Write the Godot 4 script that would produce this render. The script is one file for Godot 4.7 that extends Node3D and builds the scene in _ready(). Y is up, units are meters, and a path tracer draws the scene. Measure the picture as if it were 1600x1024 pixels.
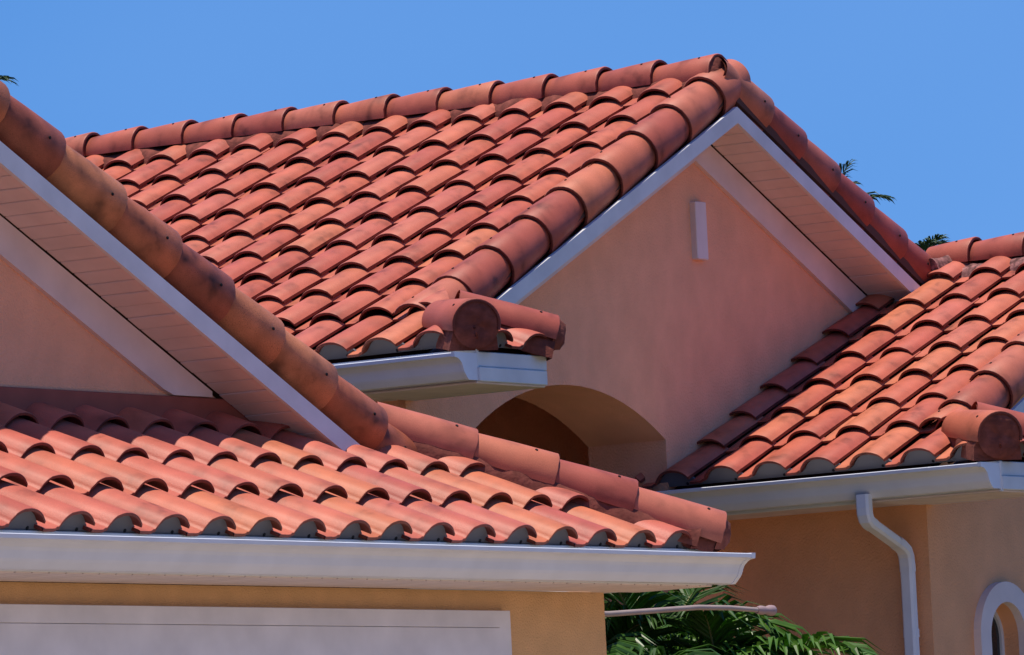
extends Node3D

# ------------------------------------------------------------------ constants
const UPY := 1.6            # eye height: lengths below are measured from the eye level
const W := 0.305            # width that one roof tile covers
const L := 0.3686           # exposed length of a tile
const TP := 0.49            # roof pitch (rise over run)
const TILT := 0.068         # each tile rests on the one below it
var SP := sin(atan(TP))
var CP := cos(atan(TP))
var rng := RandomNumberGenerator.new()
var M := {}
var used := {}
var base_at := {}
var tile_us := [-.207, -.19, -.17, -.152, -.136, -.123, -.1145, -.106, -.097, -.088, -.078, -.066, -.051, -.034, -.017, .0, .017, .034, .051, .066, .078, .088, .096, .102]

# ------------------------------------------------------------------ mesh helpers
class Tris:
	var v := PackedVector3Array()
	var g := PackedInt32Array()
	var body := 0
	func tri(a: Vector3, b: Vector3, c: Vector3, out: Vector3, s := -1) -> void:
		# front faces run clockwise seen from outside
		if (b - a).cross(c - a).dot(out) > 0.0:
			v.append_array(PackedVector3Array([a, c, b]))
		else:
			v.append_array(PackedVector3Array([a, b, c]))
		g.append(s)
	func quad(a: Vector3, b: Vector3, c: Vector3, d: Vector3, out: Vector3, s := -1) -> void:
		tri(a, b, c, out, s)
		tri(a, c, d, out, s)
	func join(o: Tris, t := Transform3D()) -> void:
		for p in o.v:
			v.append(t * p)
		g.append_array(o.g)
	func clipped(n: Vector3, d: float) -> Tris:
		# keeps the side n.p <= d
		var r := Tris.new()
		r.body = body
		for i in g.size():
			var poly := [v[i * 3], v[i * 3 + 1], v[i * 3 + 2]]
			var res := []
			for k in 3:
				var a: Vector3 = poly[k]
				var b: Vector3 = poly[(k + 1) % 3]
				var da := n.dot(a) - d
				var db := n.dot(b) - d
				if da <= 0.0:
					res.append(a)
				if (da < 0.0 and db > 0.0) or (da > 0.0 and db < 0.0):
					res.append(a.lerp(b, da / (da - db)))
			for k in range(1, res.size() - 1):
				r.v.append_array(PackedVector3Array([res[0], res[k], res[k + 1]]))
				r.g.append(g[i])
		return r
	func mesh() -> ArrayMesh:
		var st := SurfaceTool.new()
		st.begin(Mesh.PRIMITIVE_TRIANGLES)
		for i in g.size():
			st.set_smooth_group(g[i])
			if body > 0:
				st.set_color(Color(0.36, 0.30, 0.34) if g[i] >= 2 or g[i] < 0 else Color.WHITE)  # uncoated edges and undersides, darkened further for the shade under the lips
			for k in 3:
				st.add_vertex(v[i * 3 + k])
		st.generate_normals()
		return st.commit()

func numbered(n: String, parent: Node) -> String:
	var key := str(parent.get_instance_id()) + n
	var k: int = used.get(key, 0)
	used[key] = k + 1
	return n if k == 0 else "%s_%03d" % [n, k]

func thing(called: String, label: String, category: String, at: Vector3, group := "") -> Node3D:
	var o := Node3D.new()
	o.name = numbered(called, self)
	add_child(o)
	o.position = at
	o.set_meta("label", label)
	o.set_meta("category", category)
	if group:
		o.set_meta("group", group)
	base_at[o] = at
	return o

func origin_of(parent: Node) -> Vector3:
	var p := Vector3.ZERO
	var n = parent
	while n != self and n != null:
		p += n.position
		n = n.get_parent()
	return p

# a part whose mesh is given in eye-level coordinates
func part(called: String, t: Tris, mat: Material, parent: Node, xf := Transform3D()) -> MeshInstance3D:
	return place(called, t.mesh(), mat, parent, xf)

func place(called: String, mesh: Mesh, mat: Material, parent: Node, xf := Transform3D()) -> MeshInstance3D:
	var o := MeshInstance3D.new()
	o.name = numbered(called, parent)
	o.mesh = mesh
	o.material_override = mat
	parent.add_child(o, true)
	xf.origin += Vector3(0, UPY, 0) - origin_of(parent)
	o.transform = xf
	return o

func bx(t: Tris, c: Vector3, h: Vector3) -> void:
	for ax in 3:
		for s in [-1.0, 1.0]:
			var n := Vector3.ZERO
			n[ax] = s
			var u := Vector3.ZERO
			var w := Vector3.ZERO
			u[(ax + 1) % 3] = h[(ax + 1) % 3]
			w[(ax + 2) % 3] = h[(ax + 2) % 3]
			var p := c + n * h[ax]
			t.quad(p - u - w, p + u - w, p + u + w, p - u + w, n)

# box with its edges taken off, spanned by three half axes
func bevel_box(t: Tris, c: Vector3, a: Vector3, b: Vector3, d: Vector3, r := 0.004) -> void:
	var ax := [a, b, d]
	var un := [a.normalized(), b.normalized(), d.normalized()]
	for i in 3:
		for s in [-1.0, 1.0]:
			var j := (i + 1) % 3
			var k := (i + 2) % 3
			var p: Vector3 = c + ax[i] * s
			var u: Vector3 = ax[j] - un[j] * r
			var w: Vector3 = ax[k] - un[k] * r
			t.quad(p - u - w, p + u - w, p + u + w, p - u + w, un[i] * s)
			for s2 in [-1.0, 1.0]:   # edge strips between face i and face j
				var e1: Vector3 = c + ax[i] * s + (ax[j] - un[j] * r) * s2
				var e2: Vector3 = c + (ax[i] - un[i] * r) * s + ax[j] * s2
				t.quad(e1 - w, e1 + w, e2 + w, e2 - w, un[i] * s + un[j] * s2)

# outline in two coordinates pushed along a third direction
func extrude(t: Tris, outline: PackedVector2Array, o: Vector3, xd: Vector3, yd: Vector3, along: Vector3, smooth := false) -> void:
	var idx := Geometry2D.triangulate_polygon(outline)
	var p3 := func(q: Vector2) -> Vector3: return o + xd * q.x + yd * q.y
	for i in range(0, idx.size(), 3):
		var a: Vector3 = p3.call(outline[idx[i]])
		var b: Vector3 = p3.call(outline[idx[i + 1]])
		var c: Vector3 = p3.call(outline[idx[i + 2]])
		t.tri(a, b, c, -along)
		t.tri(a + along, b + along, c + along, along)
	var area := 0.0
	for i in outline.size():
		area += outline[i].cross(outline[(i + 1) % outline.size()])
	for i in outline.size():
		var q := outline[i]
		var r := outline[(i + 1) % outline.size()]
		var e := (r - q)
		var n2 := Vector2(e.y, -e.x) * signf(area)
		var a: Vector3 = p3.call(q)
		var b: Vector3 = p3.call(r)
		t.quad(a, b, b + along, a + along, xd * n2.x + yd * n2.y, 3 if smooth else -1)

func extrude_x(t: Tris, outline_zy: Array, x0: float, x1: float) -> void:
	extrude(t, PackedVector2Array(outline_zy), Vector3(x0, 0, 0), Vector3(0, 0, 1), Vector3(0, 1, 0), Vector3(x1 - x0, 0, 0))

func extrude_z(t: Tris, outline_xy: Array, z0: float, z1: float) -> void:
	extrude(t, PackedVector2Array(outline_xy), Vector3(0, 0, z0), Vector3(1, 0, 0), Vector3(0, 1, 0), Vector3(0, 0, z1 - z0))

# tube of changing radius along points
func tube(t: Tris, pts: Array, rad: Array, n := 8, closed := true) -> void:
	var rings := []
	var side := Vector3.UP
	for i in pts.size():
		var d: Vector3 = (pts[mini(i + 1, pts.size() - 1)] - pts[maxi(i - 1, 0)]).normalized()
		if absf(d.dot(side)) > 0.95:
			side = Vector3.RIGHT if absf(d.x) < 0.8 else Vector3.UP
		var u := side.cross(d).normalized()
		var w := d.cross(u)
		var ring := []
		for k in n:
			var a := TAU * k / n
			ring.append(pts[i] + (u * cos(a) + w * sin(a)) * rad[i])
		rings.append(ring)
	for i in pts.size() - 1:
		for k in n:
			var m := (k + 1) % n
			var out: Vector3 = rings[i][k] + rings[i][m] - pts[i] * 2.0 + (rings[i + 1][k] - pts[i + 1]) * 0.01
			t.quad(rings[i][k], rings[i][m], rings[i + 1][m], rings[i + 1][k], out, 2)
	if closed:
		for e in [0, pts.size() - 1]:
			var out: Vector3 = (pts[e] - pts[1 if e == 0 else e - 1])
			for k in n:
				t.tri(pts[e], rings[e][k], rings[e][(k + 1) % n], out)

# rectangular pipe bent along points; side is the constant horizontal axis of its section
func square_pipe(t: Tris, pts: Array, side: Vector3, hw: float, hd: float) -> void:
	var rings := []
	for i in pts.size():
		var d: Vector3 = (pts[mini(i + 1, pts.size() - 1)] - pts[maxi(i - 1, 0)]).normalized()
		var w := d.cross(side).normalized()
		var ring := []
		var r := 0.012
		for q in [[-1, -1, 0], [-1, -1, 1], [1, -1, 1], [1, -1, 0], [1, 1, 0], [1, 1, 1], [-1, 1, 1], [-1, 1, 0]]:
			var a: float = q[0] * (hw - (r if q[2] == 1 else 0.0))
			var b: float = q[1] * (hd - (r if q[2] == 0 else 0.0))
			ring.append(pts[i] + side * a + w * b)
		rings.append(ring)
	for i in pts.size() - 1:
		for k in 8:
			var m := (k + 1) % 8
			var out: Vector3 = (rings[i][k] + rings[i][m]) * 0.5 - pts[i]
			t.quad(rings[i][k], rings[i][m], rings[i + 1][m], rings[i + 1][k], out)

# ------------------------------------------------------------------ roof tiles
# height of the tile's surface below the crest of its lip; the barrel grows from head to lip
func tile_h(u: float, z := 0.0) -> float:
	var a := absf(u)
	var f := 1.0
	if a < 0.074:
		f = 1.0 - sqrt(1.0 - a * a / 0.0115)
	elif a < 0.138:
		var t := (a - 0.074) / 0.064
		f = 0.276 * (2.0 * t * t * t - 3.0 * t * t + 1.0) + 0.57 * (t * t * t - 2.0 * t * t + t) + (3.0 * t * t - 2.0 * t * t * t)
	var top := 0.071 + 0.03 * z
	var crease := 0.007 * maxf(0.0, 1.0 - absf(u + 0.1145) / 0.008)
	return -0.071 - crease + top * (1.0 - f) - 0.004 * smoothstep(0.115, 0.155, a)

# one S-shaped clay tile: crest of its lip at the origin, lip towards +z
func tile_shape(length: float, u0 := -0.23, u1 := 0.12, wob := 0) -> Tris:
	var t := Tris.new()
	t.body = 1
	var us := []
	for u in tile_us:
		if u >= u0 and u <= u1:
			us.append(u)
	var r := RandomNumberGenerator.new()
	r.seed = 77 + wob
	var sag := r.randf_range(-0.003, 0.003)
	var skew := r.randf_range(-0.012, 0.012)
	var secs := [[-length, 0.0, 1], [-length * 0.5, sag, 1], [-0.007, 0.0, 1], [-0.0015, -0.002, 2], [0.0, -0.004, 2], [0.0, -0.0135, 3], [-0.003, -0.0155, 3], [-length, -0.013, 3]]
	var lip := []
	for i in us.size():
		lip.append(r.randf_range(-0.0015, 0.0015))
	var pt := func(i: int, s: int) -> Vector3:
		var z: float = secs[s][0]
		var e: float = lip[i] if s > 1 and s < 7 else 0.0
		return Vector3(us[i] + skew * z * 0.25, tile_h(us[i], z) + secs[s][1], z + e)
	for s in secs.size() - 1:
		for i in us.size() - 1:
			var out := Vector3(0, 1, 0)
			if s == 3 or s == 4 or s == 5:
				out = Vector3(0, 0.0, 1)
			elif s == 2:
				out = Vector3(0, 1, 1)
			elif s == 6:
				out = Vector3(0, -1, 0)
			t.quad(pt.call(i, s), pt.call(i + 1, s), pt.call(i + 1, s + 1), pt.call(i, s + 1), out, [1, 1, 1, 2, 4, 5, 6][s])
	for e in [0, us.size() - 1]:
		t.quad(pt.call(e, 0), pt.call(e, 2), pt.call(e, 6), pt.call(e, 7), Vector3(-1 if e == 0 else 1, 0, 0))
	return t

var tile_cache := {}
func tile_kind(key: String, length: float, wob: int) -> Array:
	var k := key + str(wob)
	if not tile_cache.has(k):
		var t := tile_shape(length, -0.23, 0.12, wob)
		tile_cache[k] = [t, t.mesh()]
	return tile_cache[k]

func tone(kind: String) -> Material:
	var a: Array = M[kind]
	return a[rng.randi_range(0, a.size() - 1)]

# a field of tiles; lip crest of column 0, row 0 at o; basis: x across, y up from the roof, z down the slope
func tile_field(parent: Node, o: Vector3, b: Basis, c0: int, c1: int, r0: int, r1: int, planes: Callable, length: Callable, shift: Callable, kind: String) -> void:
	for r in range(r0, r1 + 1):
		var ln: float = length.call(r)
		for c in range(c0, c1 + 1):
			var at: Vector3 = o + b.x * (c * W) + b.z * (r * L) + shift.call(r)
			at += b.x * rng.randf_range(-0.004, 0.004) + b.z * rng.randf_range(-0.006, 0.006) + b.y * rng.randf_range(-0.002, 0.003)
			var bb := b * Basis(Vector3.RIGHT, -TILT + rng.randf_range(-0.008, 0.008)) * Basis(Vector3.UP, rng.randf_range(-0.008, 0.008)) * Basis(Vector3.BACK, rng.randf_range(-0.012, 0.012))
			var tk := tile_kind("l%.2f" % ln, ln, rng.randi_range(0, 3))
			var mat := tone(kind)
			var tt: Tris = tk[0]
			var cut := false
			var gone := false
			for pl in planes.call(r):
				var n: Vector3 = bb.inverse() * (pl[0] as Vector3)
				var d: float = pl[1] - (pl[0] as Vector3).dot(at)
				var lo := 1e9
				var hi := -1e9
				for u in [-0.207, 0.0, 0.102]:
					for z in [0.0, -ln]:
						for y in [0.0, -0.09]:
							var q := n.dot(Vector3(u, y, z)) - d
							lo = minf(lo, q)
							hi = maxf(hi, q)
				if lo > 0.0:
					gone = true
					break
				if hi > 0.0:
					tt = tt.clipped(n, d)
					cut = true
			if gone or tt.g.size() < 6:
				continue
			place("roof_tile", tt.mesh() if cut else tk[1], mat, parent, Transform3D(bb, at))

# half-round cap tile: axis at the origin, lip towards +z
func cap_shape(length: float, r_lip: float, r_head: float, a0: float, a1: float, seed_ := 0) -> Tris:
	var t := Tris.new()
	t.body = 1
	var n := 18
	var th := 0.016
	var r := RandomNumberGenerator.new()
	r.seed = 500 + seed_
	var e := []
	for i in n + 1:
		e.append(r.randf_range(-0.002, 0.002))
	var secs := [[-length, r_head, 1], [-length * 0.5, (r_head + r_lip) * 0.5 + 0.002, 1], [-0.008, r_lip, 1], [-0.002, r_lip - 0.003, 2], [0.0, r_lip - 0.007, 4], [0.0, r_lip - th, 5], [-length, r_head - th, 6]]
	var pt := func(i: int, s: int) -> Vector3:
		var a := deg_to_rad(lerpf(a0, a1, float(i) / n))
		return Vector3(cos(a), sin(a), 0) * (secs[s][1] as float) + Vector3(0, 0, secs[s][0] + (e[i] if s > 1 and s < 6 else 0.0))
	for s in secs.size() - 1:
		for i in n:
			var a := deg_to_rad(lerpf(a0, a1, (i + 0.5) / n))
			var rad := Vector3(cos(a), sin(a), 0)
			var out := rad
			if s == 3 or s == 4:
				out = Vector3(0, 0, 1)
			elif s == 2:
				out = rad + Vector3(0, 0, 1)
			elif s == 5:
				out = -rad
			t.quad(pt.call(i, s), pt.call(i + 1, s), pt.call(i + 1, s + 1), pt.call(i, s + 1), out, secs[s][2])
	for i in [0, n]:
		var a := deg_to_rad(a0 if i == 0 else a1)
		t.quad(pt.call(i, 0), pt.call(i, 2), pt.call(i, 5), pt.call(i, 6), Vector3(-cos(a), -sin(a), 0))
	return t

func cap_basis(z: Vector3) -> Basis:
	z = z.normalized()
	var x := Vector3.UP.cross(z).normalized()
	return Basis(x, z.cross(x), z)

# a run of caps: lips are axis points, each cap reaches back to past the lip above it
func cap_run(called: String, parent: Node, lips: Array, dir: Vector3, r_lip: float, r_head: float, a0: float, a1: float, first_len: float, kind: String, nail_t: Tris, nail_angle: float, extra := 0.05, clip_first = null) -> void:
	var b := cap_basis(dir)
	for i in lips.size():
		var ln := first_len if i == 0 else (lips[i] as Vector3).distance_to(lips[i - 1]) + extra
		var bb := b * Basis(Vector3.RIGHT, rng.randf_range(-0.012, 0.012)) * Basis(Vector3.UP, rng.randf_range(-0.015, 0.015))
		var t := cap_shape(ln, r_lip, r_head, a0, a1, rng.randi_range(0, 5))
		if clip_first != null and i == 0:
			t = t.clipped(bb.inverse() * (clip_first[0] as Vector3), clip_first[1] - (clip_first[0] as Vector3).dot(lips[i]))
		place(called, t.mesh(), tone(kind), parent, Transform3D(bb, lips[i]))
		var a := deg_to_rad(nail_angle + rng.randf_range(-4, 4))
		var z := -0.10 + rng.randf_range(-0.012, 0.012)
		var rr := lerpf(r_lip, r_head, -z / ln) + 0.0005
		var q: Vector3 = lips[i] + bb * Vector3(cos(a) * rr, sin(a) * rr, z)
		disc(nail_t, q, bb * Vector3(cos(a), sin(a), 0), 0.007, 0.004)

func disc(t: Tris, p: Vector3, n: Vector3, r: float, h: float) -> void:
	n = n.normalized()
	var u := n.cross(Vector3(0.3, 0.2, 0.9)).normalized()
	var w := n.cross(u)
	for k in 7:
		var a := TAU * k / 7.0
		var c := TAU * (k + 1) / 7.0
		var pa := p + (u * cos(a) + w * sin(a)) * r
		var pc := p + (u * cos(c) + w * sin(c)) * r
		t.tri(p + n * h, pa + n * h, pc + n * h, n)
		t.quad(pa - n * 0.01, pc - n * 0.01, pc + n * h, pa + n * h, pa + pc - p * 2.0)

# lumpy mortar packed under a run of caps
func mortar_bed(t: Tris, a: Vector3, b: Vector3, half_w: float, top: float, drop: float, seed_: int) -> void:
	var n := FastNoiseLite.new()
	n.seed = seed_
	n.frequency = 2.5
	n.fractal_octaves = 2
	var bs := cap_basis(b - a)
	var len := a.distance_to(b)
	var steps := maxi(int(len / 0.035), 4)
	var rows := []
	for i in steps + 1:
		var o := a.lerp(b, float(i) / steps)
		var ring := []
		for k in 13:
			var al := PI * k / 12.0
			var x := cos(al) * half_w
			var y := lerpf(-drop, top, pow(sin(al), 0.75))
			var q := o + bs.x * x + bs.y * y
			var d := n.get_noise_3d(q.x * 1.2, q.y * 1.2, q.z * 1.2) * 0.03 + n.get_noise_3d(q.x * 3.0, q.y * 3.0, q.z * 3.0) * 0.008
			ring.append(q + (bs.x * cos(al) + bs.y * sin(al)) * d)
		rows.append(ring)
	for i in steps:
		for k in 12:
			var al := PI * (k + 0.5) / 12.0
			t.quad(rows[i][k], rows[i][k + 1], rows[i + 1][k + 1], rows[i + 1][k], bs.x * cos(al) + bs.y * sin(al), 1)
	for e in [0, steps]:
		var c: Vector3 = a.lerp(b, float(e) / steps) - bs.y * drop
		for k in 12:
			t.tri(c, rows[e][k], rows[e][k + 1], (bs.z if e > 0 else -bs.z), 2)

# domed plug of mortar in the open end of a cap
func plug(t: Tris, c: Vector3, dir: Vector3, r: float, bulge: float, a0: float, a1: float, seed_: int) -> void:
	var n := FastNoiseLite.new()
	n.seed = seed_
	n.frequency = 9.0
	var bs := cap_basis(dir)
	var rings := []
	for j in 5:
		var f := 1.0 - j / 4.0
		var ring := []
		for k in 21:
			var a := deg_to_rad(lerpf(a0, a1, k / 20.0))
			var q := c + (bs.x * cos(a) + bs.y * sin(a)) * r * f + bs.z * bulge * sqrt(maxf(0.0, 1.0 - f * f))
			ring.append(q + bs.z * n.get_noise_3d(q.x, q.y, q.z) * 0.022 * (1.0 if j > 0 else 0.0))
		rings.append(ring)
	for j in 4:
		for k in 20:
			t.quad(rings[j][k], rings[j][k + 1], rings[j + 1][k + 1], rings[j + 1][k], bs.z, 1)

# the strip that closes the hollow tiles along an eave, with its weep holes
func eave_closure(strip: Tris, holes: Tris, o: Vector3, b: Basis, c0: int, c1: int, back: float, low: float, lim_lo := -1e9, lim_hi := 1e9) -> void:
	var outl := PackedVector2Array()
	var pts := []
	for c in range(c0, c1 + 1):
		for i in range(-10, 11):
			var u := c * W + i * W / 20.0
			if i == 10 and c < c1:
				continue
			var uu := i * W / 20.0
			if u < lim_lo or u > lim_hi:
				continue
			pts.append(Vector2(u, tile_h(uu) - 0.017))
		var hu := c * W + 0.06
		if hu > lim_lo + 0.02 and hu < lim_hi - 0.02:
			disc(holes, o + b.x * hu + b.y * (-low + 0.012) - b.z * (back - 0.001), b.z, 0.0085, 0.0015)
	outl.append(Vector2(pts[0].x, -low))
	for q in pts:
		outl.append(q)
	outl.append(Vector2(pts[-1].x, -low))
	extrude(strip, outl, o - b.z * (back + 0.012), b.x, b.y, b.z * 0.012)

# gutter: profile (out, up) pushed from a to b
func gutter(t: Tris, a: Vector3, b: Vector3, out: Vector3) -> void:
	var outer := [Vector2(0, 0.0), Vector2(0, -0.128), Vector2(0.072, -0.128), Vector2(0.079, -0.122), Vector2(0.099, -0.101), Vector2(0.107, -0.090), Vector2(0.113, -0.076), Vector2(0.119, -0.060), Vector2(0.126, -0.047), Vector2(0.144, -0.031), Vector2(0.158, -0.024), Vector2(0.172, -0.022), Vector2(0.185, -0.019), Vector2(0.187, -0.003), Vector2(0.183, 0.0)]
	var inner := [Vector2(0.172, -0.002), Vector2(0.170, -0.014), Vector2(0.157, -0.017), Vector2(0.141, -0.025), Vector2(0.122, -0.042), Vector2(0.114, -0.057), Vector2(0.108, -0.074), Vector2(0.102, -0.087), Vector2(0.094, -0.097), Vector2(0.070, -0.123), Vector2(0.005, -0.123), Vector2(0.005, 0.0)]
	var pl := PackedVector2Array(outer + inner)
	extrude(t, pl, a, out, Vector3.UP, b - a)

func gutter_end(t: Tris, a: Vector3, out: Vector3, along: Vector3) -> void:
	var pl := PackedVector2Array([Vector2(-0.002, 0.002), Vector2(-0.002, -0.131), Vector2(0.074, -0.131), Vector2(0.082, -0.124), Vector2(0.102, -0.103), Vector2(0.111, -0.091), Vector2(0.117, -0.077), Vector2(0.123, -0.061), Vector2(0.130, -0.049), Vector2(0.147, -0.034), Vector2(0.160, -0.027), Vector2(0.188, -0.022), Vector2(0.190, 0.002)])
	extrude(t, pl, a, out, Vector3.UP, along)

# ------------------------------------------------------------------ materials
func noise_image(freq: float, oct: int, lo: float, hi: float, seed_: int, size := 512, kind := FastNoiseLite.TYPE_SIMPLEX_SMOOTH, contrast := 1.0) -> ImageTexture:
	var n := FastNoiseLite.new()
	n.noise_type = kind
	n.seed = seed_
	n.frequency = freq
	n.fractal_octaves = oct
	var im := n.get_seamless_image(size, size)
	im.convert(Image.FORMAT_RGB8)
	var data := im.get_data()
	for i in range(0, data.size(), 3):
		var f := clampf((data[i] / 255.0 - 0.5) * contrast + 0.5, 0.0, 1.0)
		var q := int(255.0 * lerpf(lo, hi, f))
		data[i] = q
		data[i + 1] = q
		data[i + 2] = q
	var r := ImageTexture.create_from_image(Image.create_from_data(size, size, false, Image.FORMAT_RGB8, data))
	return r

func bump(freq: float, oct: int, seed_: int, strength: float, size := 512) -> ImageTexture:
	var n := FastNoiseLite.new()
	n.seed = seed_
	n.frequency = freq
	n.fractal_octaves = oct
	var im := n.get_seamless_image(size, size)
	im.convert(Image.FORMAT_RGB8)
	im.bump_map_to_normal_map(strength)
	return ImageTexture.create_from_image(im)

func lin(r: float, g: float, b: float) -> Color:
	return Color(r, g, b).linear_to_srgb()

func mat(c: Color, rough: float, tex: Texture2D = null, scale := 1.0, nrm: Texture2D = null, nscale := 1.0) -> StandardMaterial3D:
	var m := StandardMaterial3D.new()
	m.albedo_color = c
	m.roughness = rough
	m.metallic_specular = 0.35
	if tex or nrm:
		m.uv1_triplanar = true
		m.uv1_world_triplanar = true
		m.uv1_scale = Vector3.ONE * scale
	if tex:
		m.albedo_texture = tex
	if nrm:
		m.normal_enabled = true
		m.normal_texture = nrm
		m.normal_scale = nscale
	return m

# blotches of weathering with a fine pale grain on top, drawn into one tile texture
func tile_texture(seed_: int, blotch := 0.22, speck := 0.0) -> ImageTexture:
	var n := 512
	var big := FastNoiseLite.new()
	big.seed = seed_
	big.frequency = 0.006
	big.fractal_octaves = 4
	var fine := FastNoiseLite.new()
	fine.seed = seed_ + 1
	fine.frequency = 0.3
	fine.fractal_octaves = 2
	var a := big.get_seamless_image(n, n).get_data()
	var f := fine.get_seamless_image(n, n).get_data()
	var r := RandomNumberGenerator.new()
	r.seed = seed_
	var data := PackedByteArray()
	data.resize(n * n * 3)
	for i in n * n:
		var v := 0.86 + blotch * (a[i] / 255.0 - 0.5) + 0.16 * (f[i] / 255.0 - 0.5)
		var pale := clampf((f[i] / 255.0 - 0.68) * 1.8, 0.0, 0.17) * clampf(a[i] / 255.0 * 1.8 - 0.3, 0.0, 1.0)
		var dark := 0.0
		if a[i] < 80:
			dark = (80 - a[i]) / 80.0 * 0.24
		if speck > 0.0 and f[i] < 62 and a[i] > 120:
			dark += speck * (62 - f[i]) / 62.0
		v -= dark
		data[i * 3] = int(255.0 * clampf(v + pale * 0.6, 0.0, 1.0))
		data[i * 3 + 1] = int(255.0 * clampf(v + pale * 0.9, 0.0, 1.0))
		data[i * 3 + 2] = int(255.0 * clampf(v + pale, 0.0, 1.0))
	return ImageTexture.create_from_image(Image.create_from_data(n, n, false, Image.FORMAT_RGB8, data))

func make_materials() -> void:
	var tt := [tile_texture(3), tile_texture(11), tile_texture(29)]
	var tw := [tile_texture(51, 0.42, 1.6), tile_texture(67, 0.5, 1.6)]
	var tn := bump(0.34, 2, 5, 6.0)
	var tones := {
		"house": [[.67, .175, .105], [.63, .155, .092], [.69, .195, .108], [.59, .138, .088], [.68, .18, .118], [.65, .165, .095], [.71, .215, .112], [.61, .145, .09], [.69, .195, .12], [.66, .17, .095]],
		"garage": [[.66, .165, .108], [.63, .15, .10], [.68, .185, .108], [.60, .138, .095], [.67, .172, .115], [.71, .208, .10], [.67, .175, .112]],
		"cap": [[.63, .175, .10], [.57, .145, .09], [.69, .21, .115], [.50, .12, .08], [.66, .195, .12]],
		"weathered": [[.64, .215, .09], [.46, .13, .066], [.60, .19, .08], [.42, .112, .058], [.67, .235, .098], [.54, .16, .07]],
		"shaded_rake": [[.50, .135, .09], [.42, .095, .068], [.58, .19, .11], [.38, .08, .058]],  # cap tones with the shade of the right rake painted in
	}
	for k in tones:
		M[k] = []
		for i in tones[k].size():
			var c: Array = tones[k][i]
			var m := mat(lin(c[0], c[1], c[2]), 0.5, tw[i % 2] if k == "weathered" else tt[i % 3], 1.1 + 0.13 * i, tn, 0.12)
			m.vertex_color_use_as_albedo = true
			M[k].append(m)
	var st_n := bump(0.09, 4, 21, 8.0)
	var st := noise_image(0.008, 5, 0.94, 1.0, 22, 512, FastNoiseLite.TYPE_SIMPLEX_SMOOTH, 1.0)
	var grain := bump(0.16, 3, 24, 7.0)
	M.stucco = mat(lin(.93, .465, .275), 0.92, st, 1.0, grain, 0.3)
	M.stucco.uv1_scale = Vector3(1.0, 0.7, 1.0)
	M.stucco_bounce = mat(lin(.84, .50, .235), 0.92, st, 1.0, grain, 0.3)  # same peach paint, with warm bounced light put into the colour
	M.stucco_shade = mat(lin(.86, .43, .22), 0.92, st, 1.0, grain, 0.3)  # same peach paint, with the shade on the wing put into the colour
	M.stucco_shade.uv1_scale = Vector3(1.0, 0.7, 1.0)
	var grime := noise_image(0.01, 5, 0.92, 1.0, 31, 512, FastNoiseLite.TYPE_SIMPLEX_SMOOTH, 1.0)
	M.white = mat(lin(.72, .74, .75), 0.5, grime, 0.7)
	M.door_white = mat(lin(.88, .86, .88), 0.6, grime, 0.6)
	M.trim = mat(lin(.80, .69, .66), 0.7, grime, 0.6)
	M.gutter = mat(lin(.79, .82, .88), 0.35, grime, 0.5)
	M.soffit = mat(lin(.76, .64, .60), 0.7, grime, 0.8)
	M.closure = mat(lin(.15, .142, .15), 0.75, grime, 1.0)
	M.mortar = mat(lin(.30, .085, .06), 0.95, noise_image(0.03, 4, 0.6, 1.0, 41, 256), 2.0, bump(0.1, 2, 42, 4.0, 256), 0.3)
	M.pale_mortar = mat(lin(.44, .20, .18), 0.95, noise_image(0.03, 4, 0.45, 1.0, 43, 256, FastNoiseLite.TYPE_SIMPLEX_SMOOTH, 2.0), 2.4, bump(0.1, 2, 44, 4.0, 256), 0.3)
	M.dark = mat(lin(.012, .012, .014), 0.9)
	M.deck = mat(lin(.10, .05, .04), 0.95)
	M.flash = mat(lin(.34, .10, .07), 0.8, grime, 1.3)
	M.glass = mat(lin(.02, .022, .025), 0.06)
	M.glass.metallic_specular = 0.5
	M.leaf = mat(lin(.10, .235, .03), 0.38, noise_image(0.02, 3, 0.6, 1.0, 51, 256), 1.3)
	M.leaf.backlight_enabled = true
	M.leaf.backlight = lin(.10, .24, .015)
	M.leaf2 = mat(lin(.055, .14, .022), 0.34, noise_image(0.02, 3, 0.6, 1.0, 52, 256), 1.3)
	M.leaf2.backlight_enabled = true
	M.leaf2.backlight = lin(.06, .16, .012)
	M.far_leaf = mat(lin(.05, .085, .035), 0.5)
	M.stem = mat(lin(.22, .20, .08), 0.6)
	M.trunk = mat(lin(.20, .15, .11), 0.9, noise_image(0.03, 4, 0.5, 1.0, 61, 256), 1.5)
	M.pvc = mat(lin(.40, .31, .27), 0.5, grime, 1.0)
	M.fitting = mat(lin(.36, .25, .24), 0.5)
	M.concrete = mat(lin(.50, .39, .28), 0.92, noise_image(0.01, 5, 0.75, 1.0, 71), 0.3)
	M.grass = mat(lin(.12, .12, .04), 0.95, noise_image(0.03, 5, 0.5, 1.0, 72), 0.4)
	M.asphalt = mat(lin(.06, .06, .06), 0.95, noise_image(0.05, 4, 0.7, 1.0, 73), 0.5)

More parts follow.
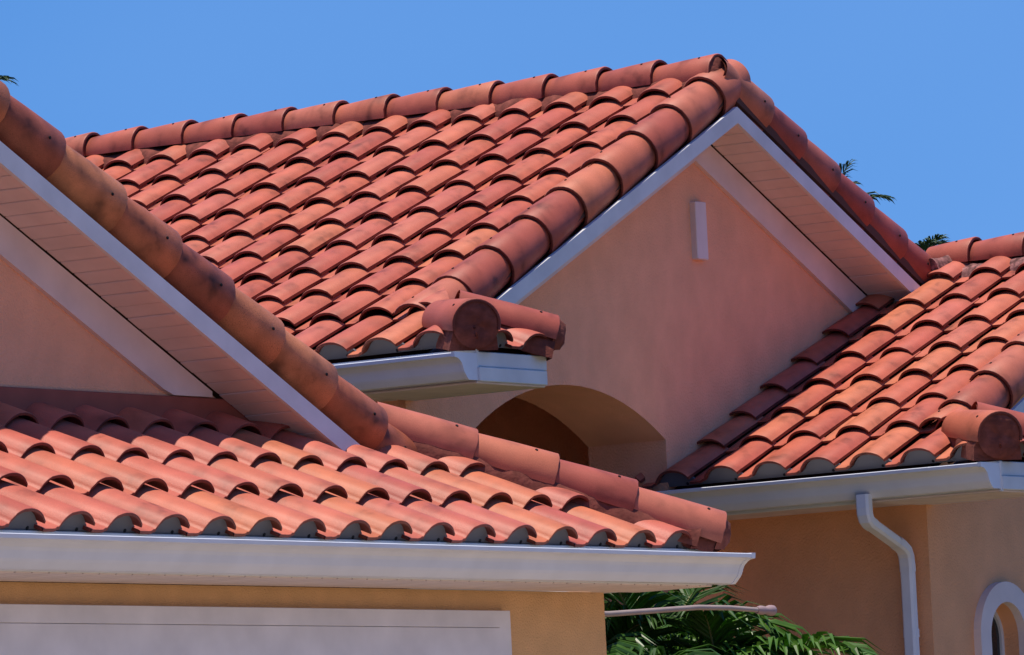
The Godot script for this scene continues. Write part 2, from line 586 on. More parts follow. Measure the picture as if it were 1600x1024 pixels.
# ------------------------------------------------------------------ camera, sky, sun
func make_view() -> void:
	var cam := Camera3D.new()
	cam.name = "camera"
	add_child(cam)
	var yaw := 0.60282
	var pitch := 0.08622
	var roll := -0.04924
	var f := Vector3(-sin(yaw) * cos(pitch), sin(pitch), -cos(yaw) * cos(pitch))
	var r := Vector3(cos(yaw), 0, -sin(yaw))
	var u := r.cross(f)
	var r2 := r * cos(roll) + u * sin(roll)
	var u2 := -r * sin(roll) + u * cos(roll)
	cam.transform = Transform3D(Basis(r2, u2, -f), Vector3(0, UPY, 0))
	cam.fov = 5.688
	cam.near = 0.5
	cam.far = 900.0
	cam.current = true
	var env := Environment.new()
	env.background_mode = Environment.BG_SKY
	var sm := ProceduralSkyMaterial.new()
	sm.sky_top_color = Color(0.20, 0.38, 0.72)
	sm.sky_horizon_color = Color(0.39, 0.632, 0.912)
	sm.sky_curve = 0.3
	sm.ground_bottom_color = Color(0.30, 0.29, 0.26)
	sm.ground_horizon_color = Color(0.42, 0.52, 0.62)
	sm.sun_angle_max = 1.0
	sm.sky_cover = faint_haze()
	sm.sky_cover_modulate = Color(1, 1, 1, 1)
	var sky := Sky.new()
	sky.sky_material = sm
	env.sky = sky
	env.tonemap_mode = Environment.TONE_MAPPER_LINEAR
	env.tonemap_exposure = 1.05
	env.sdfgi_enabled = true
	env.ssao_enabled = true
	env.ssil_enabled = true
	var we := WorldEnvironment.new()
	we.name = "sky"
	we.environment = env
	add_child(we)
	var sun := DirectionalLight3D.new()
	sun.name = "sun"
	sun.light_energy = 1.6
	sun.light_color = Color(1.0, 0.955, 0.89)
	sun.light_angular_distance = 0.5
	sun.shadow_enabled = true
	add_child(sun)
	var s := Vector3(-0.02, 0.985, 0.09).normalized()    # towards the sun
	sun.look_at_from_position(s * 50.0, Vector3.ZERO, Vector3(0, 0, 1))

# thin uneven veils of high haze over the whole sky
func faint_haze() -> ImageTexture:
	var w := 1024
	var h := 512
	var n := FastNoiseLite.new()
	n.seed = 8
	n.frequency = 3.0
	n.fractal_octaves = 4
	var data := PackedFloat32Array()
	data.resize(w * h * 4)
	for y in h:
		var el := PI * (0.5 - (y + 0.5) / h)
		for x in w:
			var v := 0.0
			if el > -0.05:
				var az := TAU * (x + 0.5) / w
				var f := n.get_noise_3d(cos(el) * cos(az), sin(el) * 2.5, cos(el) * sin(az))
				v = clampf(f + 0.15, 0.0, 1.0) * 0.05
			var i := (y * w + x) * 4
			data[i] = v * 0.9
			data[i + 1] = v * 0.95
			data[i + 2] = v
			data[i + 3] = 1.0
	return ImageTexture.create_from_image(Image.create_from_data(w, h, false, Image.FORMAT_RGBAF, data.to_byte_array()))

# ------------------------------------------------------------------ shared pieces of the buildings
func chevron(zr: float, y_top: float, y_low: float, z0: float, z1: float) -> Array:
	# band that follows both roof slopes, apex at zr (z0 > zr > z1)
	return [Vector2(z0, y_top - TP * (z0 - zr)), Vector2(zr, y_top), Vector2(z1, y_top - TP * (zr - z1)), Vector2(z1, y_low - TP * (zr - z1)), Vector2(zr, y_low), Vector2(z0, y_low - TP * (z0 - zr))]

func rake_soffit(parent: Node, zr: float, y0: float, x0: float, x1: float, z_from: float, z_to: float, sgn: float) -> void:
	# boards across the overhang, laid one after another down the slope; sgn -1 runs towards -z
	var n := int(absf(z_to - z_from) / (0.098 * CP))
	for i in n:
		var s := absf(z_from - zr) / CP + (i + 0.5) * 0.098
		var d := Vector3(0, -SP, CP * sgn)
		var up := Vector3(0, CP, SP * sgn)
		var c := Vector3((x0 + x1) * 0.5, y0, zr) + d * s + up * (0.006 + rng.randf_range(-0.0012, 0.0012))
		var t := Tris.new()
		bevel_box(t, c, Vector3((x1 - x0) * 0.5, 0, 0), up * 0.006, d * 0.0472, 0.0035)
		part("soffit_board", t, M.soffit, parent)

func arch_points(zc: float, y_spring: float, y_crown: float, half: float, n := 18) -> Array:
	var h := y_crown - y_spring
	var r := (half * half + h * h) / (2.0 * h)
	var pts := []
	for i in n + 1:
		var z := lerpf(half, -half, float(i) / n)
		pts.append(Vector2(zc + z, y_crown - r + sqrt(r * r - z * z)))
	return pts

# corner return of a gable: the eave wraps round the corner for a short way
# o shifts it from where the main gable has it
func gable_return(h: Node, o: Vector3, nails: Tris, holes: Tris) -> void:
	var xg := -18.94 + o.x * 1.0      # plane of the rake board
	var deck := Tris.new()
	# solid little roof body under the tiles
	extrude_z(deck, [Vector2(-18.44, 2.66), Vector2(-18.44, 2.62), Vector2(-19.2, 2.62), Vector2(-19.2, 2.90), Vector2(-18.95, 2.88)], -26.42, -27.06)
	deck = deck.clipped(Vector3(-1, 0, 1), -8.04)
	var body := part("return_deck", shifted(deck, o), M.mortar, h)
	var b := Basis(Vector3(0, 0, -1), Vector3(SP, CP, 0), Vector3(CP, -SP, 0))
	var lip := Vector3(-18.375, 2.785, -26.64) + o
	var hip := -18.375 + 26.395 + o.x - o.z
	tile_field(body, lip, b, -1, 1, 0, 0, func(_r): return [[Vector3(-1, 0, 1), -hip - 0.0], [Vector3(-1, 0, -1), 45.50 - o.x - o.z], [Vector3(-1, 0, 0), 18.92 - o.x]], func(_r): return 0.44, func(_r): return Vector3.ZERO, "house")
	var strip := Tris.new()
	eave_closure(strip, holes, lip, b, -1, 1, 0.042, 0.106, -0.22, 0.43)
	part("eave_closure", strip, M.closure, h)
	# upper and lower fascia boards with the end piece
	var fb := Tris.new()
	bevel_box(fb, Vector3(-18.448, 2.643, -26.772) + o, Vector3(0.010, 0, 0), Vector3(0, 0.037, 0), Vector3(0, 0, 0.308))
	part("return_fascia", fb, M.white, h)
	var fl := Tris.new()
	bevel_box(fl, Vector3(-18.436, 2.568, -26.765) + o, Vector3(0.012, 0, 0), Vector3(0, 0.036, 0), Vector3(0, 0, 0.295))
	part("return_fascia", fl, M.white, h)
	var sf := Tris.new()
	bevel_box(sf, Vector3(-18.84, 2.528, -26.76) + o, Vector3(0.40, 0, 0), Vector3(0, 0.006, 0), Vector3(0, 0, 0.30))
	bevel_box(sf, Vector3(-18.85, 2.60, -27.065) + o, Vector3(0.39, 0, 0), Vector3(0, 0.07, 0), Vector3(0, 0, 0.008))
	part("return_soffit", sf, M.soffit, h)
	# hip cap whose plugged end faces the street, the cap along the wall, mortar between
	var hd := Vector3(1, -0.15, 0.78).normalized()
	var hl := Vector3(-18.40, 2.808, -26.43) + o
	cap_run("hip_cap", h, [hl], hd, 0.128, 0.108, -14, 194, 0.56, "cap", nails, 130.0)
	var pg := Tris.new()
	plug(pg, hl - hd * 0.012, hd, 0.121, 0.012, -90, 270, 7)
	var mb := Tris.new()
	mortar_bed(mb, hl - hd * 0.47 - Vector3(0, 0.02, 0), hl - hd * 0.04 - Vector3(0, 0.04, 0), 0.12, 0.09, 0.09, 9)
	pg.join(mb)
	part("mortar_plug", pg, M.mortar, h)
	# second hip runs down to the far corner
	var wl := Vector3(-18.42, 2.772, -27.12) + o
	var wd := Vector3(1, -TP * 0.9, -1).normalized()
	cap_run("hip_cap", h, [wl], wd, 0.116, 0.102, -10, 190, 0.52, "cap", nails, 122.0)
	var wm := Tris.new()
	plug(wm, wl - wd * 0.015, wd, 0.108, 0.07, -45, 225, 13)
	mortar_bed(wm, wl - wd * 0.40 - Vector3(0, 0.04, 0), wl - wd * 0.01 - Vector3(0, 0.03, 0), 0.125, 0.05, 0.09, 17)
	part("mortar_plug", wm, M.mortar, h)

func shifted(t: Tris, o: Vector3) -> Tris:
	var r := Tris.new()
	r.join(t, Transform3D(Basis(), o))
	return r

# ------------------------------------------------------------------ the garage in front
func build_garage() -> void:
	var h := thing("garage", "front garage block with hipped tile skirt under a gable, nearest the camera", "garage", Vector3(-19.5, 0, -19.0))
	var nails := Tris.new()
	var holes := Tris.new()
	var lipx := -15.924
	var hipsum := -40.62
	# walls
	var wl := Tris.new()
	extrude_x(wl, [Vector2(-24.49, -UPY - 0.2), Vector2(-24.49, 1.34), Vector2(-13.0, 1.34), Vector2(-13.0, -UPY - 0.2)], -16.43, -16.63)
	extrude_z(wl, [Vector2(-16.632, -UPY - 0.2), Vector2(-16.632, 1.34), Vector2(-24.0, 1.34), Vector2(-24.0, -UPY - 0.2)], -24.49, -24.29)
	part("wall", wl, M.stucco_bounce, h)
	# raised band over the garage door
	var band := Tris.new()
	bevel_box(band, Vector3(-16.41, 1.2130, -18.9), Vector3(0.021, 0, 0), Vector3(0, 0.0368, 0), Vector3(0, 0, 4.79), 0.002)
	bevel_box(band, Vector3(-16.41, 0.9595, -18.9), Vector3(0.021, 0, 0), Vector3(0, 0.2148, 0), Vector3(0, 0, 4.79), 0.002)
	bx(band, Vector3(-16.41, 1.1748, -23.645), Vector3(0.0205, 0.0028, 0.042))
	part("door_surround", band, M.door_white, h)
	for i in 4:
		var sec := Tris.new()
		bevel_box(sec, Vector3(-16.425, 0.44 - i * 0.59, -18.9), Vector3(0.02, 0, 0), Vector3(0, 0.292, 0), Vector3(0, 0, 4.62), 0.008)
		part("door_section", sec, M.door_white, h)
	# gable wall above the skirt
	var gz := -18.6                       # ridge line
	var ga := 1.594 + TP * (24.696 + gz)    # height of the tile crests at the ridge
	var gw := Tris.new()
	var fy := 3.08 + TP * (20.799 + gz)     # lower edge of rake board at the apex
	extrude_x(gw, [Vector2(-23.6, 1.6), Vector2(-23.6, fy - TP * (23.6 + gz) - 0.0), Vector2(gz, fy), Vector2(-13.6, fy - TP * (gz + 13.6)), Vector2(-13.6, 1.6)], -17.11, -17.3)
	part("gable_wall", gw, M.stucco, h)
	var fr := Tris.new()
	extrude_x(fr, [Vector2(-22.53, 2.205), Vector2(-22.53, fy - TP * (22.53 + gz) - 0.003), Vector2(gz, fy - 0.003), Vector2(gz, fy - 0.170), Vector2(-22.19, fy - 0.170 - TP * (22.19 + gz)), Vector2(-22.26, 2.205)], -17.112, -17.085)
	part("frieze_board", fr, M.trim, h)
	# rake board, soffit
	var rk := Tris.new()
	extrude_x(rk, [Vector2(gz, fy + 0.092), Vector2(gz, fy), Vector2(-23.3, fy - TP * (23.3 + gz)), Vector2(-23.52, fy + 0.092 - TP * (23.52 + gz))], -16.82, -16.80)
	part("rake_board", rk, M.white, h)
	rake_soffit(h, gz, fy + 0.004, -17.084, -16.822, -18.61, -23.3, -1.0)
	# roof decks
	var dk := Tris.new()
	var dy := -0.135
	extrude_x(dk, [Vector2(gz, ga + dy), Vector2(-24.62, ga + dy - TP * (24.62 + gz)), Vector2(-24.62, ga + dy - 0.06 - TP * (24.62 + gz)), Vector2(gz, ga + dy - 0.06)], -16.83, -24.5)
	extrude_x(dk, [Vector2(gz, ga + dy), Vector2(-12.6, ga + dy - TP * (-12.6 - gz)), Vector2(-12.6, ga + dy - 0.06 - TP * (-12.6 - gz)), Vector2(gz, ga + dy - 0.06)], -16.83, -24.5)
	part("roof_deck", dk, M.deck, h)
	var sk := Tris.new()
	extrude_z(sk, [Vector2(-15.96, 1.475), Vector2(-17.12, 1.475 + TP * 1.16), Vector2(-17.12, 1.415 + TP * 1.16), Vector2(-15.96, 1.415)], -13.4, -24.62)
	sk = sk.clipped(Vector3(-1, 0, -1), -hipsum)
	var roof := part("skirt_roof", sk, M.deck, h)
	roof.set_meta("label", "low hipped roof skirt of sunlit pink tiles")
	# tiles of the skirt
	var b := Basis(Vector3(0, 0, -1), Vector3(SP, CP, 0), Vector3(CP, -SP, 0))
	var o := Vector3(lipx, 1.594, -19.821) - b.z * (3.0 * L)
	tile_field(roof, o, b, -11, 17, 0, 3, func(r): return [[Vector3(-1, 0, -1), -hipsum - 0.02], [Vector3(0, 0, -1), 24.70]], func(r): return 0.36 if r == 0 else 0.45, func(r): return Vector3(0.0, -0.012, 0) if r == 3 else Vector3.ZERO, "garage")
	# flashing where the tiles meet the gable wall
	var fl := Tris.new()
	bevel_box(fl, Vector3(-17.103, 2.137, -20.6), Vector3(0.016, 0, 0), Vector3(0, 0.064, 0), Vector3(0, 0, 2.6), 0.004)
	part("wall_flashing", fl, M.flash, h)
	var strip := Tris.new()
	eave_closure(strip, holes, Vector3(lipx, 1.582, -19.821), b, -11, 16, 0.042, 0.106, -1e9, 4.84)
	part("eave_closure", strip, M.closure, h)
	# fascia, gutter and soffit
	var fa := Tris.new()
	bevel_box(fa, Vector3(-15.997, 1.425, -19.0), Vector3(0.011, 0, 0), Vector3(0, 0.08, 0), Vector3(0, 0, 5.66))
	bevel_box(fa, Vector3(-19.0, 1.425, -24.655), Vector3(3.0, 0, 0), Vector3(0, 0.08, 0), Vector3(0, 0, 0.011))
	part("fascia", fa, M.white, h)
	var gt := Tris.new()
	gutter(gt, Vector3(-15.985, 1.476, -13.4), Vector3(-15.985, 1.476, -24.745), Vector3(1, 0, 0))
	var gu := part("gutter", gt, M.gutter, h)
	var ge := Tris.new()
	gutter_end(ge, Vector3(-15.985, 1.476, -24.745), Vector3(1, 0, 0), Vector3(0, 0, -0.028))
	part("gutter_end_cap", ge, M.gutter, gu)
	var so := Tris.new()
	var zz := -18.0
	while zz > -24.64:
		bevel_box(so, Vector3(-16.20, 1.346, zz - 0.052), Vector3(0.205, 0, 0), Vector3(0, 0.006, 0), Vector3(0, 0, 0.0505), 0.004)
		zz -= 0.105
	bx(so, Vector3(-16.2, 1.36, -19.3), Vector3(0.2, 0.006, 5.3))
	bx(so, Vector3(-20.0, 1.352, -24.57), Vector3(4.0, 0.005, 0.08))
	part("eave_soffit", so, M.soffit, h)
	# caps down the rake
	var rl := []
	for z in [-18.95, -19.30, -19.64, -19.98, -20.28, -20.58, -20.932, -21.284, -21.68, -22.044, -22.399, -22.742, -23.111, -23.468]:
		rl.append(rake_axis(z, -16.93, 1.594 + TP * (24.696 + z), -1.0))
	rl.append(rake_axis(-23.68, -16.93, 1.594 + TP * (24.696 - 23.68) - 0.03, -1.0))
	cap_run("rake_cap", h, rl, Vector3(0, -SP, -CP), 0.136, 0.106, 45, 264, 0.42, "weathered", nails, 176.0)
	# caps down the hip
	var hl := []
	for q in [[-16.715, 2.086], [-16.460, 1.963], [-16.213, 1.834], [-15.935, 1.678]]:
		hl.append(Vector3(q[0], q[1] - 0.128, hipsum - q[0]))
	cap_run("hip_cap", h, hl, Vector3(1, -0.50, -1), 0.126, 0.106, -14, 194, 0.47, "cap", nails, 118.0)
	var mb := Tris.new()
	mortar_bed(mb, hl[0] + Vector3(-0.22, 0.085, 0.22), hl[3] + Vector3(-0.07, 0.04, 0.07), 0.135, 0.06, 0.085, 31)
	mortar_bed(mb, hl[2] + Vector3(0, 0.03, 0), hl[3] + Vector3(-0.005, 0.035, 0.005), 0.095, 0.05, 0.12, 37)
	plug(mb, hl[3] - Vector3(0.015, 0, -0.015), Vector3(1, -0.5, -1), 0.118, 0.07, -28, 208, 33)
	part("mortar_bed", mb, M.mortar, h)
	var nl := part("nail_head", nails, M.dark, h)
	nl.set_meta("kind", "stuff")
	var wh := part("weep_hole", holes, M.dark, h)
	wh.set_meta("kind", "stuff")

func rake_axis(z: float, x: float, y_crest: float, sgn: float) -> Vector3:
	# axis of a rake cap, below the plane of the tile crests
	return Vector3(x, y_crest, z) - Vector3(0, CP, SP * sgn) * 0.138

# ------------------------------------------------------------------ the house behind
func build_house() -> void:
	var h := thing("house", "peach stucco house with orange clay tiled gable and lower side wing behind the garage", "house", Vector3(-21.0, 0, -29.5))
	var nails := Tris.new()
	var holes := Tris.new()
	var zr := -29.755
	var cy := 4.434                       # crest plane at the main ridge
	# --- main gable wall with the arched entry
	var wall := Tris.new()
	var ap := arch_points(-28.47, 2.393, 2.655, 0.89)
	var outl := [Vector2(-26.99, -UPY - 0.2), Vector2(-26.99, 2.62), Vector2(-26.99, 4.083 - TP * (zr + 26.99) * -1.0 * -1.0)]
	outl[2] = Vector2(-26.99, 4.083 - TP * (-26.99 - zr))
	outl.append(Vector2(zr, 4.083))
	outl.append(Vector2(-32.52, 4.083 - TP * (zr + 32.52)))
	outl.append(Vector2(-32.52, -UPY - 0.2))
	outl.append(Vector2(-29.36, -UPY - 0.2))
	for i in range(ap.size() - 1, -1, -1):
		outl.append(ap[i])
	outl.append(Vector2(-27.58, -UPY - 0.2))
	extrude_x(wall, outl, -19.25, -19.75)
	part("gable_wall", wall, M.stucco, h)
	var wz := Tris.new()
	extrude_z(wz, [Vector2(-19.752, -UPY - 0.2), Vector2(-19.752, 2.62), Vector2(-29.0, 2.62), Vector2(-29.0, -UPY - 0.2)], -26.99, -27.2)
	part("wall", wz, M.stucco_bounce, h)
	# porch behind the arch
	var po := Tris.new()
	bx(po, Vector3(-22.6, 0.6, -28.55), Vector3(0.1, 2.2, 1.34))
	bx(po, Vector3(-21.16, 2.86, -28.55), Vector3(1.4, 0.05, 1.34))
	bx(po, Vector3(-21.1, 0.6, -30.0), Vector3(1.34, 2.2, 0.1))
	bx(po, Vector3(-21.1, 0.6, -27.30), Vector3(1.34, 2.18, 0.08))
	part("porch_wall", po, M.stucco, h)
	# --- boards of the main gable
	var fr := Tris.new()
	extrude_x(fr, chevron(zr, 4.085, 3.915, -26.992, -31.9), -19.252, -19.223)
	part("frieze_board", fr, M.trim, h)
	var rk := Tris.new()
	extrude_x(rk, chevron(zr, 4.178, 4.09, -26.75, -31.72), -18.962, -18.94)
	part("rake_board", rk, M.white, h)
	rake_soffit(h, zr, 4.094, -19.222, -18.964, zr - 0.01, -31.9, -1.0)
	rake_soffit(h, zr, 4.094, -19.222, -18.964, zr + 0.01, -26.9, 1.0)
	var st := Tris.new()
	bevel_box(st, Vector3(-19.235, 3.535, -29.767), Vector3(0.022, 0, 0), Vector3(0, 0.157, 0), Vector3(0, 0, 0.054))
	part("gable_plaque", st, M.trim, h)
	# --- roof deck
	var dk := Tris.new()
	var ap_d := cy - 0.155
	extrude_x(dk, [Vector2(zr, ap_d), Vector2(-26.47, ap_d - TP * (-26.47 - zr)), Vector2(-26.47, ap_d - 0.05 - TP * (-26.47 - zr)), Vector2(zr, ap_d - 0.05), Vector2(-33.0, ap_d - 0.05 - TP * (zr + 33.0)), Vector2(-33.0, ap_d - TP * (zr + 33.0))], -18.965, -29.5)
	var roof := part("main_roof", dk, M.deck, h)
	roof.set_meta("label", "large sunlit slope of rounded orange tiles")
	var b := Basis(Vector3(1, 0, 0), Vector3(0, CP, SP), Vector3(0, -SP, CP))
	var lip := Vector3(-19.302, 4.291, -29.464)
	var hipd := 8.02
	tile_field(roof, lip, b, -18, 3, 0, 9, func(r): return [[Vector3(1, 0, 0), -19.075 if r < 8 else (-18.80 if r == 8 else -18.3)], [Vector3(1, 0, -1), hipd if r > 7 else 99.0], [Vector3(0, 0, -1), -zr]], func(r): return 0.36 if r == 0 else 0.45, func(r): return Vector3(0, -0.031, 0.065) if r == 9 else Vector3.ZERO, "house")
	var strip := Tris.new()
	eave_closure(strip, holes, Vector3(-19.302, 2.796, -26.423), b, -6, 3, 0.042, 0.106, -1e9, 0.86)
	part("eave_closure", strip, M.closure, h)
	# --- eave: fascia, gutter, soffit
	var fa := Tris.new()
	bevel_box(fa, Vector3(-22.4, 2.615, -26.477), Vector3(3.965, 0, 0), Vector3(0, 0.08, 0), Vector3(0, 0, 0.011))
	part("fascia", fa, M.white, h)
	var gt := Tris.new()
	gutter(gt, Vector3(-26.0, 2.668, -26.466), Vector3(-18.455, 2.668, -26.466), Vector3(0, 0, 1))
	var gu := part("gutter", gt, M.gutter, h)
	var ge := Tris.new()
	gutter_end(ge, Vector3(-18.455, 2.668, -26.466), Vector3(0, 0, 1), Vector3(0.02, 0, 0))
	part("gutter_end_cap", ge, M.gutter, gu)
	var so := Tris.new()
	bx(so, Vector3(-22.6, 2.533, -26.74), Vector3(3.3, 0.006, 0.255))
	part("eave_soffit", so, M.soffit, h)
	gable_return(h, Vector3.ZERO, nails, holes)
	# --- ridge caps
	var rl := []
	for k in range(0, 17):
		rl.append(Vector3(-19.409 - 0.356 * (16 - k), 4.489 + 0.002 * (16 - k) - 0.126, zr))
	rl.append(Vector3(-19.035, 4.485 - 0.132, zr))
	cap_run("ridge_cap", h, rl, Vector3(1, 0.0, 0), 0.126, 0.094, -10, 190, 0.45, "cap", nails, 118.0)
	var mb := Tris.new()
	mortar_bed(mb, Vector3(-25.4, 4.335, zr), Vector3(-19.1, 4.335, zr), 0.15, 0.04, 0.10, 41)
	plug(mb, Vector3(-19.05, 4.353, zr), Vector3(1, 0, 0), 0.119, 0.04, -20, 200, 43)
	part("mortar_bed", mb, M.mortar, h)
	# --- rake caps, left run and right run of the main gable
	var ll := []
	for z in [-29.572, -29.22, -28.88, -28.531, -28.185, -27.848, -27.487, -27.13]:
		ll.append(rake_axis(z, -19.07, cy - TP * (z - zr), 1.0))
	ll.append(rake_axis(-26.79, -19.07, cy - TP * (-26.79 - zr) + 0.01, 1.0))
	cap_run("rake_cap", h, ll, Vector3(0, -SP, CP), 0.138, 0.108, -86, 138, 0.33, "cap", nails, 96.0)
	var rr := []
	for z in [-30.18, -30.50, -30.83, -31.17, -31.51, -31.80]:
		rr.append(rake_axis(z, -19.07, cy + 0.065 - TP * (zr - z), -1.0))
	cap_run("rake_cap", h, rr, Vector3(0, -SP, -CP), 0.138, 0.108, 42, 264, 0.47, "shaded_rake", nails, 172.0)
	# --- lower side wing in front of the gable
	var cz := -31.94
	var ccy := 3.375 + TP * (31.94 - 31.644)
	var xf := -17.64
	var cd := Tris.new()
	var c_ap := ccy - 0.155
	extrude_x(cd, [Vector2(cz, c_ap), Vector2(-29.335, c_ap - TP * (-29.335 - cz)), Vector2(-29.335, c_ap - 0.05 - TP * (-29.335 - cz)), Vector2(cz, c_ap - 0.05), Vector2(-34.6, c_ap - 0.05 - TP * (cz + 34.6)), Vector2(-34.6, c_ap - TP * (cz + 34.6))], xf - 0.03, -19.3)
	var croof := part("wing_roof", cd, M.deck, h)
	croof.set_meta("label", "lower roof slope of rounded orange tiles beside the gable wall")
	var clip := Vector3(-18.578, 3.375, -31.644)
	tile_field(croof, clip, b, -4, 5, 0, 7, func(r): return [[Vector3(1, 0, 0), -17.79 if r < 6 else (-17.52 if r == 6 else -17.05)], [Vector3(1, 0, -1), hipd + 1.25 + 2.865 - 0.02 if r > 5 else 99.0], [Vector3(0, 0, -1), -cz], [Vector3(-1, 0, 0), 19.42]], func(r): return 0.37 if r == 0 else 0.45, func(r): return Vector3(0, -0.018, 0.04) if r == 7 else Vector3.ZERO, "house")
	var cs := Tris.new()
	eave_closure(cs, holes, Vector3(-18.578, 2.216, -29.288), b, -2, 4, 0.042, 0.106, -0.75, 1.38)
	part("eave_closure", cs, M.closure, h)
	var cf := Tris.new()
	bevel_box(cf, Vector3(-18.30, 2.04, -29.342), Vector3(1.12, 0, 0), Vector3(0, 0.08, 0), Vector3(0, 0, 0.011))
	part("fascia", cf, M.white, h)
	var cg := Tris.new()
	gutter(cg, Vector3(-19.4, 2.106, -29.331), Vector3(-17.205, 2.106, -29.331), Vector3(0, 0, 1))
	var cgu := part("gutter", cg, M.gutter, h)
	var ce := Tris.new()
	gutter_end(ce, Vector3(-17.205, 2.106, -29.331), Vector3(0, 0, 1), Vector3(0.02, 0, 0))
	part("gutter_end_cap", ce, M.gutter, cgu)
	var ce2 := Tris.new()
	gutter_end(ce2, Vector3(-19.4, 2.106, -29.331), Vector3(0, 0, 1), Vector3(-0.01, 0, 0))
	part("gutter_end_cap", ce2, M.gutter, cgu)
	var cso := Tris.new()
	bx(cso, Vector3(-18.62, 1.972, -29.60), Vector3(0.64, 0.006, 0.25))
	part("eave_soffit", cso, M.soffit, h)
	gable_return(h, Vector3(1.25, -0.562, -2.865), nails, holes)
	# ridge and rake caps of the wing
	var cl := []
	for x in [-18.776, -18.42, -18.06, -17.71]:
		cl.append(Vector3(x, 3.579 - 0.126 + (x + 18.776) * 0.0, cz))
	cap_run("ridge_cap", h, cl, Vector3(1, 0, 0), 0.126, 0.094, -10, 190, 0.30, "cap", nails, 118.0)
	var pm := Tris.new()
	mortar_bed(pm, Vector3(-19.15, 3.40, cz), Vector3(-17.7, 3.40, cz), 0.175, 0.03, 0.08, 51)
	mortar_bed(pm, Vector3(-18.93, 3.34, -31.70), Vector3(-18.89, 3.40, -31.97), 0.06, 0.12, 0.06, 52)
	part("mortar_bed", pm, M.pale_mortar, h)
	var cr := []
	for z in [-31.61, -31.26, -30.91, -30.56, -30.21, -29.87, -29.66]:
		cr.append(rake_axis(z, xf - 0.13, ccy - TP * (z - cz), 1.0))
	cap_run("rake_cap", h, cr, Vector3(0, -SP, CP), 0.138, 0.108, -86, 138, 0.33, "cap", nails, 96.0)
	var crk := Tris.new()
	extrude_x(crk, chevron(cz, ccy - 0.258, ccy - 0.345, -29.6, -34.2), xf - 0.022, xf)
	part("rake_board", crk, M.white, h)
	# wing walls
	var cw := Tris.new()
	extrude_z(cw, [Vector2(-18.1, -UPY - 0.2), Vector2(-18.1, 2.06), Vector2(-19.248, 2.06), Vector2(-19.248, -UPY - 0.2)], -29.85, -30.05)
	part("wall", cw, M.stucco_shade, h)
	# gable wall of the wing with the arched window: two halves that meet at the window's middle
	var wc := -30.56
	var wr := 0.185
	var wy := 1.265
	var top := ccy - 0.35
	var lefth := [Vector2(-29.85, -UPY - 0.2), Vector2(-29.85, top - TP * (-29.85 - cz)), Vector2(wc, top - TP * (wc - cz))]
	for i in 13:
		var a := PI * 0.5 * (1.0 - i / 12.0)
		lefth.append(Vector2(wc + cos(a) * wr, wy + sin(a) * wr))
	lefth.append_array([Vector2(wc + wr, 0.2), Vector2(wc, 0.2), Vector2(wc, -UPY - 0.2)])
	var righth := [Vector2(wc, -UPY - 0.2), Vector2(wc, 0.2), Vector2(wc - wr, 0.2)]
	for i in 13:
		var a := PI * 0.5 * (1.0 + (12 - i) / 12.0)
		righth.append(Vector2(wc + cos(a) * wr, wy + sin(a) * wr))
	righth.append_array([Vector2(wc, top - TP * (wc - cz)), Vector2(cz, top), Vector2(-33.8, top - TP * (cz + 33.8)), Vector2(-33.8, -UPY - 0.2)])
	var cgw := Tris.new()
	extrude_x(cgw, lefth, -17.95, -18.10)
	extrude_x(cgw, righth, -17.95, -18.10)
	part("wing_gable_wall", cgw, M.stucco_shade, h)
	var win := Tris.new()
	ring(win, wc, wy, wr - 0.001, wr + 0.108, 0.2, -17.955, -17.905)
	var wn := part("window", win, M.trim, h)
	var wf := Tris.new()
	ring(wf, wc, wy, wr - 0.026, wr + 0.004, 0.2, -18.07, -18.045)
	part("frame", wf, M.white, wn)
	var gp := Tris.new()
	bx(gp, Vector3(-18.064, 0.83, wc), Vector3(0.004, 0.64, wr - 0.01))
	part("pane", gp, M.glass, wn)
	# downspout
	var dp := [Vector3(-17.955, 2.0, -29.235), Vector3(-17.955, 1.93, -29.235), Vector3(-17.957, 1.90, -29.24), Vector3(-17.96, 1.872, -29.256), Vector3(-17.965, 1.855, -29.285), Vector3(-18.03, 1.745, -29.70), Vector3(-18.035, 1.722, -29.745), Vector3(-18.04, 1.69, -29.768), Vector3(-18.04, 1.64, -29.775), Vector3(-18.04, -UPY, -29.775)]
	var dt := Tris.new()
	square_pipe(dt, [dp[8] + Vector3(0, 0.01, 0), dp[9]], Vector3(1, 0, 0), 0.037, 0.028)
	var ds := part("downspout", dt, M.gutter, h)
	var e1 := Tris.new()
	square_pipe(e1, [dp[0], dp[1], dp[2], dp[3], dp[4], dp[4].lerp(dp[5], 0.12)], Vector3(1, 0, 0), 0.039, 0.030)
	part("elbow", e1, M.gutter, ds)
	var e2 := Tris.new()
	square_pipe(e2, [dp[4].lerp(dp[5], 0.05), dp[4].lerp(dp[5], 0.9)], Vector3(1, 0, 0), 0.037, 0.028)
	part("offset_pipe", e2, M.gutter, ds)
	var e3 := Tris.new()
	square_pipe(e3, [dp[4].lerp(dp[5], 0.84), dp[5], dp[6], dp[7], dp[8], dp[8] - Vector3(0, 0.03, 0)], Vector3(1, 0, 0), 0.039, 0.030)
	part("elbow", e3, M.gutter, ds)
	for y in [1.285, 0.1]:
		var sp := Tris.new()
		square_pipe(sp, [Vector3(-18.04, y + 0.022, -29.777), Vector3(-18.04, y - 0.022, -29.777)], Vector3(1, 0, 0), 0.0388, 0.0298)
		part("pipe_joint", sp, M.gutter, ds)
	var nl := part("nail_head", nails, M.dark, h)
	nl.set_meta("kind", "stuff")
	var wh := part("weep_hole", holes, M.dark, h)
	wh.set_meta("kind", "stuff")

